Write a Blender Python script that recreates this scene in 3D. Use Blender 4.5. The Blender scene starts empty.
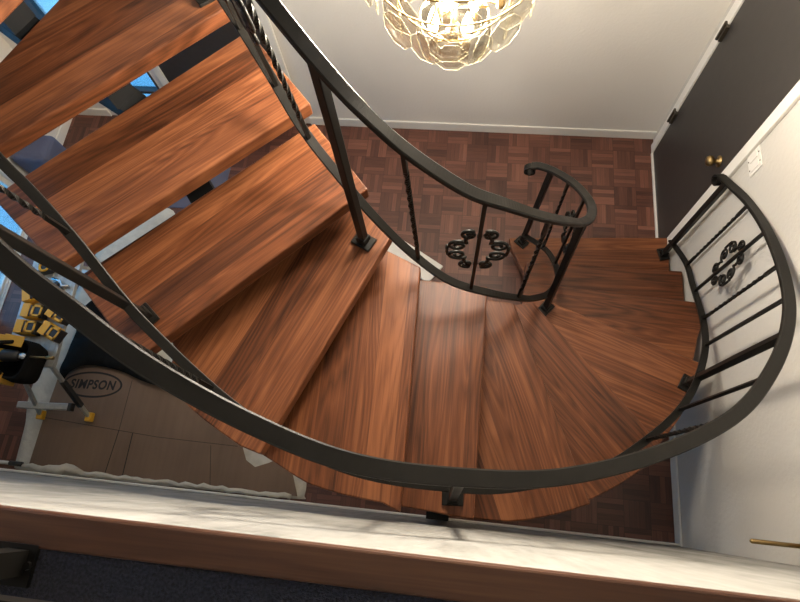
import bpy, bmesh, math, random
from mathutils import Vector, Matrix, noise as mnoise
random.seed(7)
PI = math.pi
sc = bpy.context.scene
C = sc.collection

# ------------------------------------------------------------------ camera
FOC, NX, NY, YAW, CAMH = 559.6, 441.0, 507.0, -0.103, 3.70
d = Vector(((NX-400)/FOC, -(NY-301)/FOC, -1.0)).normalized()
up = -d
xa = Vector((1, 0, 0)); xa = (xa - xa.dot(up)*up).normalized()
ya = up.cross(xa)
X = math.cos(YAW)*xa + math.sin(YAW)*ya
Y = -math.sin(YAW)*xa + math.cos(YAW)*ya
cam = bpy.data.cameras.new('camera')
cam.sensor_fit = 'HORIZONTAL'; cam.sensor_width = 36.0
cam.lens = FOC*36.0/800.0
cam.clip_start = 0.02
co = bpy.data.objects.new('camera', cam); C.objects.link(co)
M = Matrix((X, Y, up))                      # camera axes expressed in world rows
co.matrix_world = Matrix.Translation((0, 0, CAMH)) @ M.to_4x4()
sc.camera = co

# ------------------------------------------------------------------ world / exposure
w = bpy.data.worlds.new('sky'); sc.world = w; w.use_nodes = True
bg = w.node_tree.nodes['Background']
bg.inputs['Color'].default_value = (0.12, 0.49, 1.0, 1)
bg.inputs['Strength'].default_value = 3.4
sc.view_settings.view_transform = 'Standard'
sc.view_settings.look = 'None'
sc.view_settings.gamma = 1.0
sc.view_settings.use_curve_mapping = False
sc.view_settings.exposure = 0.0
sc.cycles.use_denoising = True
sc.cycles.max_bounces = 10
sc.cycles.transparent_max_bounces = 24
sc.cycles.sample_clamp_indirect = 6.0
BULB = 960.0                               # emission strength of each chandelier bulb
BULB_COL = (1.0, 0.92, 0.80)

# ------------------------------------------------------------------ node helpers
def new_mat(name):
    m = bpy.data.materials.new(name); m.use_nodes = True
    nt = m.node_tree
    return m, nt, nt.nodes['Principled BSDF']
def N(nt, t, **kw):
    n = nt.nodes.new(t)
    for k, v in kw.items(): setattr(n, k, v)
    return n
def L(nt, a, b): nt.links.new(a, b)
def math_n(nt, op, a, b=None, c=None):
    n = N(nt, 'ShaderNodeMath', operation=op)
    for i, v in enumerate((a, b, c)):
        if v is None: continue
        if isinstance(v, (int, float)): n.inputs[i].default_value = v
        else: L(nt, v, n.inputs[i])
    return n.outputs[0]
def ramp(nt, fac, stops):
    r = N(nt, 'ShaderNodeValToRGB')
    e = r.color_ramp.elements
    while len(e) < len(stops): e.new(0.5)
    for el, (p, c) in zip(e, stops):
        el.position = p; el.color = (*c, 1)
    L(nt, fac, r.inputs[0]); return r.outputs[0]
def comb(nt, x, y, z):
    n = N(nt, 'ShaderNodeCombineXYZ')
    for i, v in enumerate((x, y, z)):
        if isinstance(v, (int, float)): n.inputs[i].default_value = v
        else: L(nt, v, n.inputs[i])
    return n.outputs[0]
def noise(nt, vec, scale=1.0, detail=3.0, rough=0.5, dist=0.0):
    n = N(nt, 'ShaderNodeTexNoise')
    n.inputs['Scale'].default_value = scale; n.inputs['Detail'].default_value = detail
    n.inputs['Roughness'].default_value = rough; n.inputs['Distortion'].default_value = dist
    L(nt, vec, n.inputs['Vector']); return n.outputs['Fac']
def mixc(nt, fac, a, b, blend='MIX'):
    n = N(nt, 'ShaderNodeMix', data_type='RGBA', blend_type=blend)
    if isinstance(fac, (int, float)): n.inputs[0].default_value = fac
    else: L(nt, fac, n.inputs[0])
    for i, v in ((6, a), (7, b)):
        if isinstance(v, tuple): n.inputs[i].default_value = (*v, 1)
        else: L(nt, v, n.inputs[i])
    return n.outputs[2]
def bump(nt, h, strength, dist, bsdf):
    b = N(nt, 'ShaderNodeBump'); b.inputs['Strength'].default_value = strength
    b.inputs['Distance'].default_value = dist
    L(nt, h, b.inputs['Height']); L(nt, b.outputs[0], bsdf.inputs['Normal'])
def obj_xyz(nt):
    t = N(nt, 'ShaderNodeTexCoord'); s = N(nt, 'ShaderNodeSeparateXYZ')
    L(nt, t.outputs['Object'], s.inputs[0])
    return t.outputs['Object'], s.outputs[0], s.outputs[1], s.outputs[2]

def plain(name, col, rough=0.5, metal=0.0, var=0.0, vscale=20, bumps=0.0, bscale=80):
    m, nt, b = new_mat(name)
    b.inputs['Base Color'].default_value = (*col, 1)
    b.inputs['Roughness'].default_value = rough
    b.inputs['Metallic'].default_value = metal
    v, *_ = obj_xyz(nt)
    if var:
        f = noise(nt, v, vscale, 4)
        c = ramp(nt, f, [(0.3, tuple(x*(1-var) for x in col)), (0.7, tuple(min(1, x*(1+var)) for x in col))])
        L(nt, c, b.inputs['Base Color'])
    if bumps:
        bump(nt, noise(nt, v, bscale, 3), bumps, 0.002, b)
    return m

def walnut(name, plank=0.105, dark=(0.030, 0.0100, 0.0045), mid=(0.113, 0.0365, 0.0140), light=(0.200, 0.073, 0.029), rough=0.40):
    m, nt, b = new_mat(name)
    v, x, y, z = obj_xyz(nt)
    oi = N(nt, 'ShaderNodeObjectInfo').outputs['Random']
    yy = math_n(nt, 'ADD', y, math_n(nt, 'MULTIPLY', z, 0.7))
    pidx = math_n(nt, 'FLOOR', math_n(nt, 'DIVIDE', math_n(nt, 'ADD', y, math_n(nt, 'MULTIPLY', oi, 0.07)), plank))
    key = math_n(nt, 'ADD', pidx, math_n(nt, 'MULTIPLY', oi, 57.3))
    wn = N(nt, 'ShaderNodeTexWhiteNoise', noise_dimensions='1D'); L(nt, key, wn.inputs['W'])
    pr = wn.outputs['Value']
    off = math_n(nt, 'MULTIPLY', pr, 37.0)
    v1 = comb(nt, math_n(nt, 'MULTIPLY', x, 0.75), math_n(nt, 'MULTIPLY', yy, 9.0), off)
    n1 = noise(nt, v1, 1.0, 1.5, 0.4, 0.12)
    rings = math_n(nt, 'FRACT', math_n(nt, 'MULTIPLY', n1, 17.0))
    rings = math_n(nt, 'ABSOLUTE', math_n(nt, 'SUBTRACT', rings, 0.5))
    v2 = comb(nt, math_n(nt, 'MULTIPLY', x, 5.0), math_n(nt, 'MULTIPLY', yy, 230.0), off)
    n2 = noise(nt, v2, 1.0, 3.0, 0.6)
    v3 = comb(nt, math_n(nt, 'MULTIPLY', x, 1.1), math_n(nt, 'MULTIPLY', yy, 34.0), off)
    n3 = noise(nt, v3, 1.0, 4.0, 0.6, 0.15)
    f = math_n(nt, 'ADD', math_n(nt, 'MULTIPLY', rings, 0.34), math_n(nt, 'MULTIPLY', n2, 0.42))
    f = math_n(nt, 'ADD', f, math_n(nt, 'MULTIPLY', n3, 0.62))
    f = math_n(nt, 'ADD', f, math_n(nt, 'MULTIPLY', math_n(nt, 'SUBTRACT', pr, 0.5), 0.36))
    col = ramp(nt, f, [(0.30, dark), (0.60, mid), (0.86, light)])
    pf = math_n(nt, 'FRACT', math_n(nt, 'DIVIDE', math_n(nt, 'ADD', y, math_n(nt, 'MULTIPLY', oi, 0.07)), plank))
    seam = math_n(nt, 'LESS_THAN', math_n(nt, 'ABSOLUTE', math_n(nt, 'SUBTRACT', pf, 0.5)), 0.487)
    col = mixc(nt, seam, mixc(nt, 0.45, col, (0.05, 0.018, 0.009)), col)
    L(nt, col, b.inputs['Base Color'])
    b.inputs['Roughness'].default_value = rough
    L(nt, math_n(nt, 'ADD', math_n(nt, 'MULTIPLY', n2, 0.16), rough-0.08), b.inputs['Roughness'])
    b.inputs['Specular IOR Level'].default_value = 0.24
    bump(nt, n2, 0.12, 0.001, b)
    return m

def parquet(name, cell=0.157, strips=5):
    m, nt, b = new_mat(name)
    v, x, y, z = obj_xyz(nt)
    cx = math_n(nt, 'FLOOR', math_n(nt, 'DIVIDE', x, cell)); cy = math_n(nt, 'FLOOR', math_n(nt, 'DIVIDE', y, cell))
    fx = math_n(nt, 'FRACT', math_n(nt, 'DIVIDE', x, cell)); fy = math_n(nt, 'FRACT', math_n(nt, 'DIVIDE', y, cell))
    par = math_n(nt, 'FLOORED_MODULO', math_n(nt, 'ADD', cx, cy), 2.0)
    def sel(a, c):                                          # par ? a : c
        return math_n(nt, 'ADD', math_n(nt, 'MULTIPLY', a, par), math_n(nt, 'MULTIPLY', c, math_n(nt, 'SUBTRACT', 1.0, par)))
    ac = sel(fx, fy); al = sel(y, x)
    st = math_n(nt, 'MULTIPLY', ac, float(strips))
    si = math_n(nt, 'FLOOR', st); sf = math_n(nt, 'FRACT', st)
    wn = N(nt, 'ShaderNodeTexWhiteNoise', noise_dimensions='3D')
    L(nt, comb(nt, cx, cy, si), wn.inputs['Vector']); r = wn.outputs['Value']
    wc = N(nt, 'ShaderNodeTexWhiteNoise', noise_dimensions='2D')
    L(nt, comb(nt, cx, cy, 0.0), wc.inputs['Vector']); rc = wc.outputs['Value']
    gr = noise(nt, comb(nt, math_n(nt, 'MULTIPLY', al, 7.0), math_n(nt, 'MULTIPLY', ac, 22.0), math_n(nt, 'MULTIPLY', r, 31.0)), 1.0, 4, 0.6)
    f = math_n(nt, 'ADD', math_n(nt, 'MULTIPLY', r, 0.40), math_n(nt, 'MULTIPLY', gr, 0.45))
    f = math_n(nt, 'ADD', f, math_n(nt, 'MULTIPLY', rc, 0.18))
    col = ramp(nt, f, [(0.2, (0.045, 0.017, 0.012)), (0.55, (0.120, 0.045, 0.029)), (0.9, (0.23, 0.095, 0.060))])
    e1 = math_n(nt, 'LESS_THAN', math_n(nt, 'ABSOLUTE', math_n(nt, 'SUBTRACT', sf, 0.5)), 0.47)
    e2 = math_n(nt, 'LESS_THAN', math_n(nt, 'ABSOLUTE', math_n(nt, 'SUBTRACT', fx, 0.5)), 0.49)
    e3 = math_n(nt, 'LESS_THAN', math_n(nt, 'ABSOLUTE', math_n(nt, 'SUBTRACT', fy, 0.5)), 0.49)
    e = math_n(nt, 'MULTIPLY', math_n(nt, 'MULTIPLY', e1, e2), e3)
    col = mixc(nt, e, mixc(nt, 0.55, col, (0.02, 0.008, 0.006)), col)
    L(nt, col, b.inputs['Base Color'])
    b.inputs['Roughness'].default_value = 0.42
    bump(nt, e, 0.15, 0.001, b)
    return m

def plaster(name, col, bs=0.35, scale=55):
    m, nt, b = new_mat(name)
    v, *_ = obj_xyz(nt)
    f = noise(nt, v, 1.3, 3)
    L(nt, ramp(nt, f, [(0.3, tuple(c*0.96 for c in col)), (0.7, col)]), b.inputs['Base Color'])
    b.inputs['Roughness'].default_value = 0.75
    bump(nt, noise(nt, v, scale, 3, 0.55), bs, 0.004, b)
    return m

def streaky_board(name):
    m, nt, b = new_mat(name)
    v, x, y, z = obj_xyz(nt)
    f = noise(nt, comb(nt, math_n(nt, 'MULTIPLY', x, 2.2), y, math_n(nt, 'MULTIPLY', z, 1.1)), 1.0, 6, 0.62, 1.6)
    f2 = noise(nt, comb(nt, math_n(nt, 'MULTIPLY', x, 26.0), y, math_n(nt, 'MULTIPLY', z, 3.0)), 1.0, 4, 0.6)
    g = math_n(nt, 'ADD', math_n(nt, 'MULTIPLY', f, 0.7), math_n(nt, 'MULTIPLY', f2, 0.3))
    L(nt, ramp(nt, g, [(0.36, (0.15, 0.145, 0.135)), (0.50, (0.25, 0.243, 0.228)), (0.68, (0.33, 0.32, 0.30))]), b.inputs['Base Color'])
    b.inputs['Roughness'].default_value = 0.8
    bump(nt, noise(nt, v, 26, 3, 0.55), 0.6, 0.004, b)
    return m

def glass_pane(name, tint=(0.93, 0.97, 0.97), gloss=0.08, rough=0.02, ribs=False):
    m = bpy.data.materials.new(name); m.use_nodes = True
    nt = m.node_tree; nt.nodes.clear()
    out = N(nt, 'ShaderNodeOutputMaterial')
    tr = N(nt, 'ShaderNodeBsdfTransparent'); tr.inputs[0].default_value = (*tint, 1)
    gl = N(nt, 'ShaderNodeBsdfGlossy'); gl.inputs['Roughness'].default_value = rough
    lw = N(nt, 'ShaderNodeLayerWeight'); lw.inputs['Blend'].default_value = 0.35
    f = math_n(nt, 'ADD', math_n(nt, 'MULTIPLY', lw.outputs['Fresnel'], 0.5), gloss)
    f = math_n(nt, 'MINIMUM', f, 0.85)
    if ribs:
        v, x, y, z = obj_xyz(nt)
        ang = N(nt, 'ShaderNodeTexVoronoi'); ang.inputs['Scale'].default_value = 34
        L(nt, v, ang.inputs['Vector'])
        bp = N(nt, 'ShaderNodeBump'); bp.inputs['Strength'].default_value = 0.6; bp.inputs['Distance'].default_value = 0.004
        L(nt, ang.outputs['Distance'], bp.inputs['Height']); L(nt, bp.outputs[0], gl.inputs['Normal'])
    mx = N(nt, 'ShaderNodeMixShader'); L(nt, f, mx.inputs[0])
    L(nt, tr.outputs[0], mx.inputs[1]); L(nt, gl.outputs[0], mx.inputs[2])
    L(nt, mx.outputs[0], out.inputs[0])
    return m

def emis(name, col, s):
    m = bpy.data.materials.new(name); m.use_nodes = True
    nt = m.node_tree; nt.nodes.clear()
    o = N(nt, 'ShaderNodeOutputMaterial'); e = N(nt, 'ShaderNodeEmission')
    e.inputs[0].default_value = (*col, 1); e.inputs[1].default_value = s
    L(nt, e.outputs[0], o.inputs[0]); return m

def canvas_mat(name, col):
    m, nt, b = new_mat(name)
    v, x, y, z = obj_xyz(nt)
    f = noise(nt, v, 9, 5, 0.6)
    L(nt, ramp(nt, f, [(0.25, tuple(c*0.72 for c in col)), (0.6, col)]), b.inputs['Base Color'])
    b.inputs['Roughness'].default_value = 0.9
    bump(nt, noise(nt, v, 22, 4), 0.5, 0.01, b)
    return m

def cardboard_mat(name):
    m, nt, b = new_mat(name)
    v, x, y, z = obj_xyz(nt)
    f = noise(nt, comb(nt, math_n(nt, 'MULTIPLY', x, 30.0), math_n(nt, 'MULTIPLY', y, 2.0), z), 1.0, 4)
    f2 = noise(nt, v, 2.0, 3)
    c = ramp(nt, math_n(nt, 'ADD', math_n(nt, 'MULTIPLY', f, 0.3), math_n(nt, 'MULTIPLY', f2, 0.7)),
             [(0.3, (0.125, 0.080, 0.052)), (0.7, (0.19, 0.122, 0.080))])
    L(nt, c, b.inputs['Base Color']); b.inputs['Roughness'].default_value = 0.8
    bump(nt, f2, 0.3, 0.01, b)
    return m

def carpet_mat(name):
    m, nt, b = new_mat(name)
    v, x, y, z = obj_xyz(nt)
    f = noise(nt, v, 210, 3, 0.6)
    L(nt, ramp(nt, f, [(0.35, (0.004, 0.005, 0.010)), (0.65, (0.022, 0.025, 0.046))]), b.inputs['Base Color'])
    b.inputs['Roughness'].default_value = 1.0
    bump(nt, f, 1.0, 0.01, b)
    return m

def iron_mat(name, col=(0.0075, 0.0066, 0.0055)):
    m, nt, b = new_mat(name)
    v, *_ = obj_xyz(nt)
    f = noise(nt, v, 14, 4, 0.6)
    L(nt, ramp(nt, f, [(0.3, tuple(c*0.8 for c in col)), (0.7, tuple(c*1.3 for c in col))]), b.inputs['Base Color'])
    b.inputs['Metallic'].default_value = 0.1
    b.inputs['Specular IOR Level'].default_value = 0.20
    L(nt, math_n(nt, 'ADD', math_n(nt, 'MULTIPLY', f, 0.2), 0.34), b.inputs['Roughness'])
    return m

WALNUT = walnut('walnut_wood')
TRIMWOOD = walnut('walnut_trim_wood', plank=0.4, dark=(0.030, 0.014, 0.008), mid=(0.070, 0.031, 0.018), light=(0.11, 0.052, 0.029))
PARQUET = parquet('parquet_wood')
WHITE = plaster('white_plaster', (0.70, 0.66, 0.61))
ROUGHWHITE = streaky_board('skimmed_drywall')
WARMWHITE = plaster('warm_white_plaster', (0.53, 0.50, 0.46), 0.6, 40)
CEIL = plaster('ceiling_plaster', (0.72, 0.70, 0.66))
PAINT = plain('white_gloss_paint', (0.72, 0.69, 0.64), 0.4)
DOORPAINT = plain('charcoal_door_paint', (0.030, 0.026, 0.024), 0.45, var=0.1)
IRON = iron_mat('wrought_iron')
BLACK = plain('black_steel', (0.004, 0.004, 0.0045), 0.6)
BLACK.node_tree.nodes['Principled BSDF'].inputs['Specular IOR Level'].default_value = 0.2
BRASS = plain('aged_brass', (0.30, 0.205, 0.09), 0.38, 1.0)
BRONZE = plain('bronze_hinge', (0.06, 0.048, 0.035), 0.5, 0.5)
GLASS = glass_pane('window_glass')
CRYSTAL = glass_pane('chandelier_glass', (0.97, 0.94, 0.86), 0.06, 0.10, True)
CUTEDGE = plain('cut_glass_edge', (0.26, 0.235, 0.17), 0.25)
BULBM = emis('bulb_glow', BULB_COL, BULB)
CANVAS = canvas_mat('drop_cloth_canvas', (0.52, 0.49, 0.42))
CARD = cardboard_mat('brown_cardboard')
CARPET = carpet_mat('navy_carpet')
INK = plain('black_print', (0.012, 0.010, 0.009), 0.8)
YELLOW = plain('yellow_plastic', (0.62, 0.33, 0.02), 0.45)
YFAB = plain('yellow_fabric', (0.50, 0.27, 0.03), 0.85, bumps=0.5)
BFAB = plain('black_fabric', (0.006, 0.006, 0.006), 0.95, bumps=0.6)
BPLAST = plain('black_plastic', (0.016, 0.016, 0.017), 0.45)
PLASTICSHEET = plain('black_sheet', (0.006, 0.006, 0.006), 0.85, bumps=0.6, bscale=14)
ALU = plain('aluminium', (0.42, 0.42, 0.40), 0.4, 0.6, var=0.1, vscale=30)
SILVER = plain('polished_steel', (0.6, 0.6, 0.6), 0.25, 1.0)
LABELW = plain('white_print', (0.55, 0.55, 0.52), 0.6)
PLASTICSHEET.node_tree.nodes['Principled BSDF'].inputs['Specular IOR Level'].default_value = 0.12
BFAB.node_tree.nodes['Principled BSDF'].inputs['Specular IOR Level'].default_value = 0.15
SLATE = plain('slate_fabric', (0.085, 0.085, 0.125), 0.85, bumps=0.4)
OUTDOOR = plain('pale_concrete', (0.74, 0.80, 0.82), 0.8, var=0.15, vscale=3)

# ------------------------------------------------------------------ mesh helpers
def obj(name, bm, mats, parent=None, smooth=False, loc=(0, 0, 0), rotz=0.0, bevel=0.0, bseg=2):
    bmesh.ops.recalc_face_normals(bm, faces=bm.faces[:])
    me = bpy.data.meshes.new(name)
    bm.to_mesh(me); bm.free()
    if not isinstance(mats, (list, tuple)): mats = [mats]
    for m in mats: me.materials.append(m)
    if smooth:
        for p in me.polygons: p.use_smooth = True
    o = bpy.data.objects.new(name, me); C.objects.link(o)
    o.location = loc; o.rotation_euler = (0, 0, rotz)
    if parent: o.parent = parent
    if bevel:
        md = o.modifiers.new('bevel', 'BEVEL'); md.width = bevel; md.segments = bseg; md.limit_method = 'ANGLE'
        md.angle_limit = 0.6
    return o
def thing(name, label, cat, loc=(0, 0, 0), rotz=0.0, group=None):
    o = bpy.data.objects.new(name, None); C.objects.link(o)
    o.location = loc; o.rotation_euler = (0, 0, rotz); o.empty_display_size = 0.1
    return tag(o, label, cat, group)
def tag(o, label, cat, group=None, kind=None):
    o['label'] = label; o['category'] = cat
    if group: o['group'] = group
    if kind: o['kind'] = kind
    return o
def struct(name, bm, m, parent=None, label=None, **kw):
    o = obj(name, bm, m, parent, **kw)
    if parent is None: o['kind'] = 'structure'
    if label: o['label'] = label
    return o
def BM(): return bmesh.new()
def box(bm, c, s, rot=None, mi=0):
    hx, hy, hz = s[0]/2, s[1]/2, s[2]/2
    vs = []
    for dx, dy, dz in ((-1,-1,-1),(1,-1,-1),(1,1,-1),(-1,1,-1),(-1,-1,1),(1,-1,1),(1,1,1),(-1,1,1)):
        p = Vector((dx*hx, dy*hy, dz*hz))
        if rot is not None: p = rot @ p
        vs.append(bm.verts.new(p + Vector(c)))
    for f in ((0,3,2,1),(4,5,6,7),(0,1,5,4),(1,2,6,5),(2,3,7,6),(3,0,4,7)):
        bm.faces.new([vs[i] for i in f]).material_index = mi
    return bm
def bx(bm, x0, x1, y0, y1, z0, z1, mi=0):
    return box(bm, ((x0+x1)/2, (y0+y1)/2, (z0+z1)/2), (x1-x0, y1-y0, z1-z0), None, mi)
def RZ(a): return Matrix.Rotation(a, 3, 'Z')
def prism(bm, poly, z0, z1, mi=0):
    lo = [bm.verts.new((x, y, z0)) for x, y in poly]; hi = [bm.verts.new((x, y, z1)) for x, y in poly]
    bm.faces.new(lo[::-1]).material_index = mi; bm.faces.new(hi).material_index = mi
    n = len(poly)
    for i in range(n):
        bm.faces.new((lo[i], lo[(i+1) % n], hi[(i+1) % n], hi[i])).material_index = mi
    return bm
def catmull(pts, k=8, closed=False):
    pts = [Vector(p) for p in pts]; out = []
    n = len(pts)
    for i in range(n if closed else n-1):
        p0 = pts[(i-1) % n] if (closed or i > 0) else pts[0]*2 - pts[1]
        p1 = pts[i]; p2 = pts[(i+1) % n]
        p3 = pts[(i+2) % n] if (closed or i+2 < n) else pts[-1]*2 - pts[-2]
        for j in range(k):
            t = j/k
            out.append(0.5*((2*p1) + (p2-p0)*t + (2*p0-5*p1+4*p2-p3)*t*t + (3*p1-p0-3*p2+p3)*t**3))
    if not closed: out.append(pts[-1])
    return out
def rings_to_faces(bm, rings, closed=False, caps=True, mi=0):
    m = len(rings[0]); n = len(rings)
    for i in range(n if closed else n-1):
        a, b = rings[i], rings[(i+1) % n]
        for j in range(m):
            bm.faces.new((a[j], a[(j+1) % m], b[(j+1) % m], b[j])).material_index = mi
    if caps and not closed:
        bm.faces.new(rings[0][::-1]).material_index = mi; bm.faces.new(rings[-1]).material_index = mi
def tube(bm, pts, r, n=8, closed=False, mi=0):
    pts = [Vector(p) for p in pts]; N_ = len(pts); rings = []
    prev = None
    for i, p in enumerate(pts):
        a = pts[(i-1) % N_] if (closed or i > 0) else p; b = pts[(i+1) % N_] if (closed or i < N_-1) else p
        t = (b-a)
        t = t.normalized() if t.length > 1e-9 else Vector((0, 0, 1))
        if prev is None:
            u = t.orthogonal().normalized()
        else:
            u = (prev - prev.dot(t)*t)
            u = u.normalized() if u.length > 1e-6 else t.orthogonal().normalized()
        prev = u; v = t.cross(u)
        rr = r[i] if isinstance(r, (list, tuple)) else r
        rings.append([bm.verts.new(p + rr*(math.cos(2*PI*j/n)*u + math.sin(2*PI*j/n)*v)) for j in range(n)])
    rings_to_faces(bm, rings, closed, True, mi); return bm
def flatbar(bm, pts, wd, ht, mi=0, ch=0.0):
    """bar swept along pts, its width kept horizontal; eased (chamfered) edges of size ch"""
    pts = [Vector(p) for p in pts]; rings = []
    for i, p in enumerate(pts):
        a = pts[max(i-1, 0)]; b = pts[min(i+1, len(pts)-1)]
        t = (b-a).normalized(); s = t.cross(Vector((0, 0, 1)))
        s = s.normalized() if s.length > 1e-5 else Vector((1, 0, 0))
        n_ = s.cross(t)
        h, w2 = ht/2, wd/2
        if ch: sec = ((-w2, -h+ch), (-w2+ch, -h), (w2-ch, -h), (w2, -h+ch), (w2, h-ch), (w2-ch, h), (-w2+ch, h), (-w2, h-ch))
        else: sec = ((-w2, -h), (w2, -h), (w2, h), (-w2, h))
        rings.append([bm.verts.new(p + s*x + n_*y) for x, y in sec])
    rings_to_faces(bm, rings, False, True, mi); return bm
def sqbar(bm, a, b, wd, ang, twist=None, mi=0):
    """square bar from a to b; twist=(t0,t1,turns) winds it between t0 and t1"""
    a, b = Vector(a), Vector(b); t = (b-a).normalized()
    u = Vector((math.cos(ang), math.sin(ang), 0)); u = (u - u.dot(t)*t).normalized(); v = t.cross(u)
    n = 2 if not twist else 56; rings = []
    for i in range(n):
        f = i/(n-1); p = a.lerp(b, f); th = PI/4
        if twist:
            g = min(max((f-twist[0])/(twist[1]-twist[0]), 0), 1); th += g*twist[2]*2*PI
        r = wd*0.7071
        rings.append([bm.verts.new(p + r*(math.cos(th+k*PI/2)*u + math.sin(th+k*PI/2)*v)) for k in range(4)])
    rings_to_faces(bm, rings, False, True, mi); return bm
def lathe(bm, prof, c=(0, 0, 0), n=20, axis='Z', mi=0):
    rings = []
    for r, h in prof:
        ring = []
        for j in range(n):
            a = 2*PI*j/n; x, y = r*math.cos(a), r*math.sin(a)
            p = {'Z': (x, y, h), 'X': (h, x, y), 'Y': (x, h, y)}[axis]
            ring.append(bm.verts.new(Vector(p) + Vector(c)))
        rings.append(ring)
    rings_to_faces(bm, rings, False, True, mi); return bm

# ------------------------------------------------------------------ setting
XL, XR, YN, YB, ZC, ZU = -3.335, 1.40, -0.072, 2.80, 5.30, 2.795
struct('floor', bx(BM(), XL-0.1, XR+0.1, -0.3, YB+0.1, -0.1, 0.0), PARQUET)
struct('ceiling', bx(BM(), XL-0.1, XR+0.1, -2.3, YB+0.1, ZC, ZC+0.1), CEIL)
# back wall, open where the tall sidelight stands
WX0, WX1, WZ0, WZ1 = -2.96, -2.39, 0.05, 2.15
b = BM()
bx(b, XL-0.1, WX0, YB, YB+0.12, 0, ZC); bx(b, WX1, XR+0.1, YB, YB+0.12, 0, ZC)
bx(b, WX0, WX1, YB, YB+0.12, WZ1, ZC); bx(b, WX0, WX1, YB, YB+0.12, 0, WZ0)
struct('wall_back', b, WHITE)
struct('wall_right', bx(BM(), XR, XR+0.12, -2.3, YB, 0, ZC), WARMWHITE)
# left wall, open where the glazed patio door stands
PY0, PY1, PZ1 = 0.86, 2.00, 2.1
UY0, UY1, UZ0, UZ1 = 0.2, 2.2, 3.2, 4.7  # opening for the added upstairs window
b = BM()
bx(b, XL-0.12, XL, -2.3, PY0, 0, ZU); bx(b, XL-0.12, XL, PY1, YB, 0, ZU); bx(b, XL-0.12, XL, PY0, PY1, PZ1, ZU)
bx(b, XL-0.12, XL, -2.3, UY0, ZU, ZC); bx(b, XL-0.12, XL, UY1, YB, ZU, ZC); bx(b, XL-0.12, XL, UY0, UY1, ZU, UZ0); bx(b, XL-0.12, XL, UY0, UY1, UZ1, ZC)
struct('wall_left', b, WHITE)
struct('wall_front', bx(BM(), XL, XR, YN-0.12, YN, 0, ZU-0.03), ROUGHWHITE)
struct('wall_rear', bx(BM(), XL, XR, -2.3, -2.2, ZU, ZC), WHITE)
struct('upper_floor', bx(BM(), XL, XR, -2.2, YN-0.052, ZU-0.2, ZU), CARPET, label='dark navy carpet of the upper level')
struct('trim_1', bx(BM(), XL, XR, YN-0.052, YN+0.001, ZU-0.03, ZU+0.006), TRIMWOOD, label='walnut nosing along the upper floor edge', bevel=0.004)

def skirting(name, x0, x1, y0, y1, label=None, h=0.085):
    b = BM(); bx(b, x0, x1, y0, y1, 0, h)
    return struct(name, b, PAINT, label=label, bevel=0.006)
T = 0.014
DY0, DY1 = 1.862, 2.655                 # closet door on the right wall
b = BM(); bx(b, -1.27, XR, YB-T, YB, 0, 0.085); bx(b, XL, WX0-0.02, YB-T, YB, 0, 0.085)
struct('baseboard_back', b, PAINT, bevel=0.005)
b = BM(); bx(b, XR-T, XR, YN, DY0-0.07, 0, 0.085)
struct('baseboard_right', b, PAINT, bevel=0.005)
b = BM(); bx(b, XL, XR-T, YN, YN+T, 0, 0.07)
struct('baseboard_front', b, PAINT, bevel=0.005)
b = BM(); bx(b, XL, XL+T, YN+T, PY0-0.06, 0, 0.085); bx(b, XL, XL+T, PY1+0.06, YB-T, 0, 0.085)
struct('baseboard_left', b, PAINT, bevel=0.005)

# right-wall door (dark slab, hinges, knobs, white casing)
door = bpy.data.objects.new('door_1', None); C.objects.link(door); door.location = (XR, (DY0+DY1)/2, 0); door['kind'] = 'structure'
door['label'] = 'charcoal door in the right wall'
def child(name, bm, m, p, **kw):
    o = obj(name, bm, m, p, **kw)
    o.matrix_parent_inverse = Matrix.Translation(p.location).inverted() if p.parent is None and p.type == 'EMPTY' and not any(p.rotation_euler) else Matrix()
    return o
slab = child('door_slab', bx(BM(), XR-0.012, XR-0.001, DY0, DY1, 0.02, 2.04), DOORPAINT, door, bevel=0.003)
b = BM()
bx(b, XR-0.02, XR-0.001, DY1+0.004, DY1+0.075, 0, 2.11); bx(b, XR-0.02, XR-0.001, DY0-0.07, DY0-0.004, 0, 2.11)
bx(b, XR-0.02, XR-0.001, DY0-0.07, DY1+0.075, 2.045, 2.11)
child('door_casing', b, PAINT, door, bevel=0.004)
child('threshold', bx(BM(), XR-0.024, XR-0.0125, DY0, DY1, 0.0, 0.02), PAINT, door)
for z in (0.43, 1.157, 1.86):
    b = BM()
    bx(b, XR-0.032, XR-0.012, DY1-0.02, DY1+0.03, z-0.05, z+0.05)
    tube(b, [(XR-0.035, DY1+0.004, z-0.055), (XR-0.035, DY1+0.004, z+0.055)], 0.009, 10)
    child('hinge', b, BRONZE, door)
b = BM()
lathe(b, [(0.033, -0.012), (0.033, -0.018), (0.013, -0.022), (0.012, -0.045), (0.028, -0.052), (0.031, -0.066), (0.024, -0.08), (0.001, -0.084)], (XR, 1.945, 0.95), 20, 'X')
child('door_knob', b, BRASS, door, smooth=True)

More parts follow.
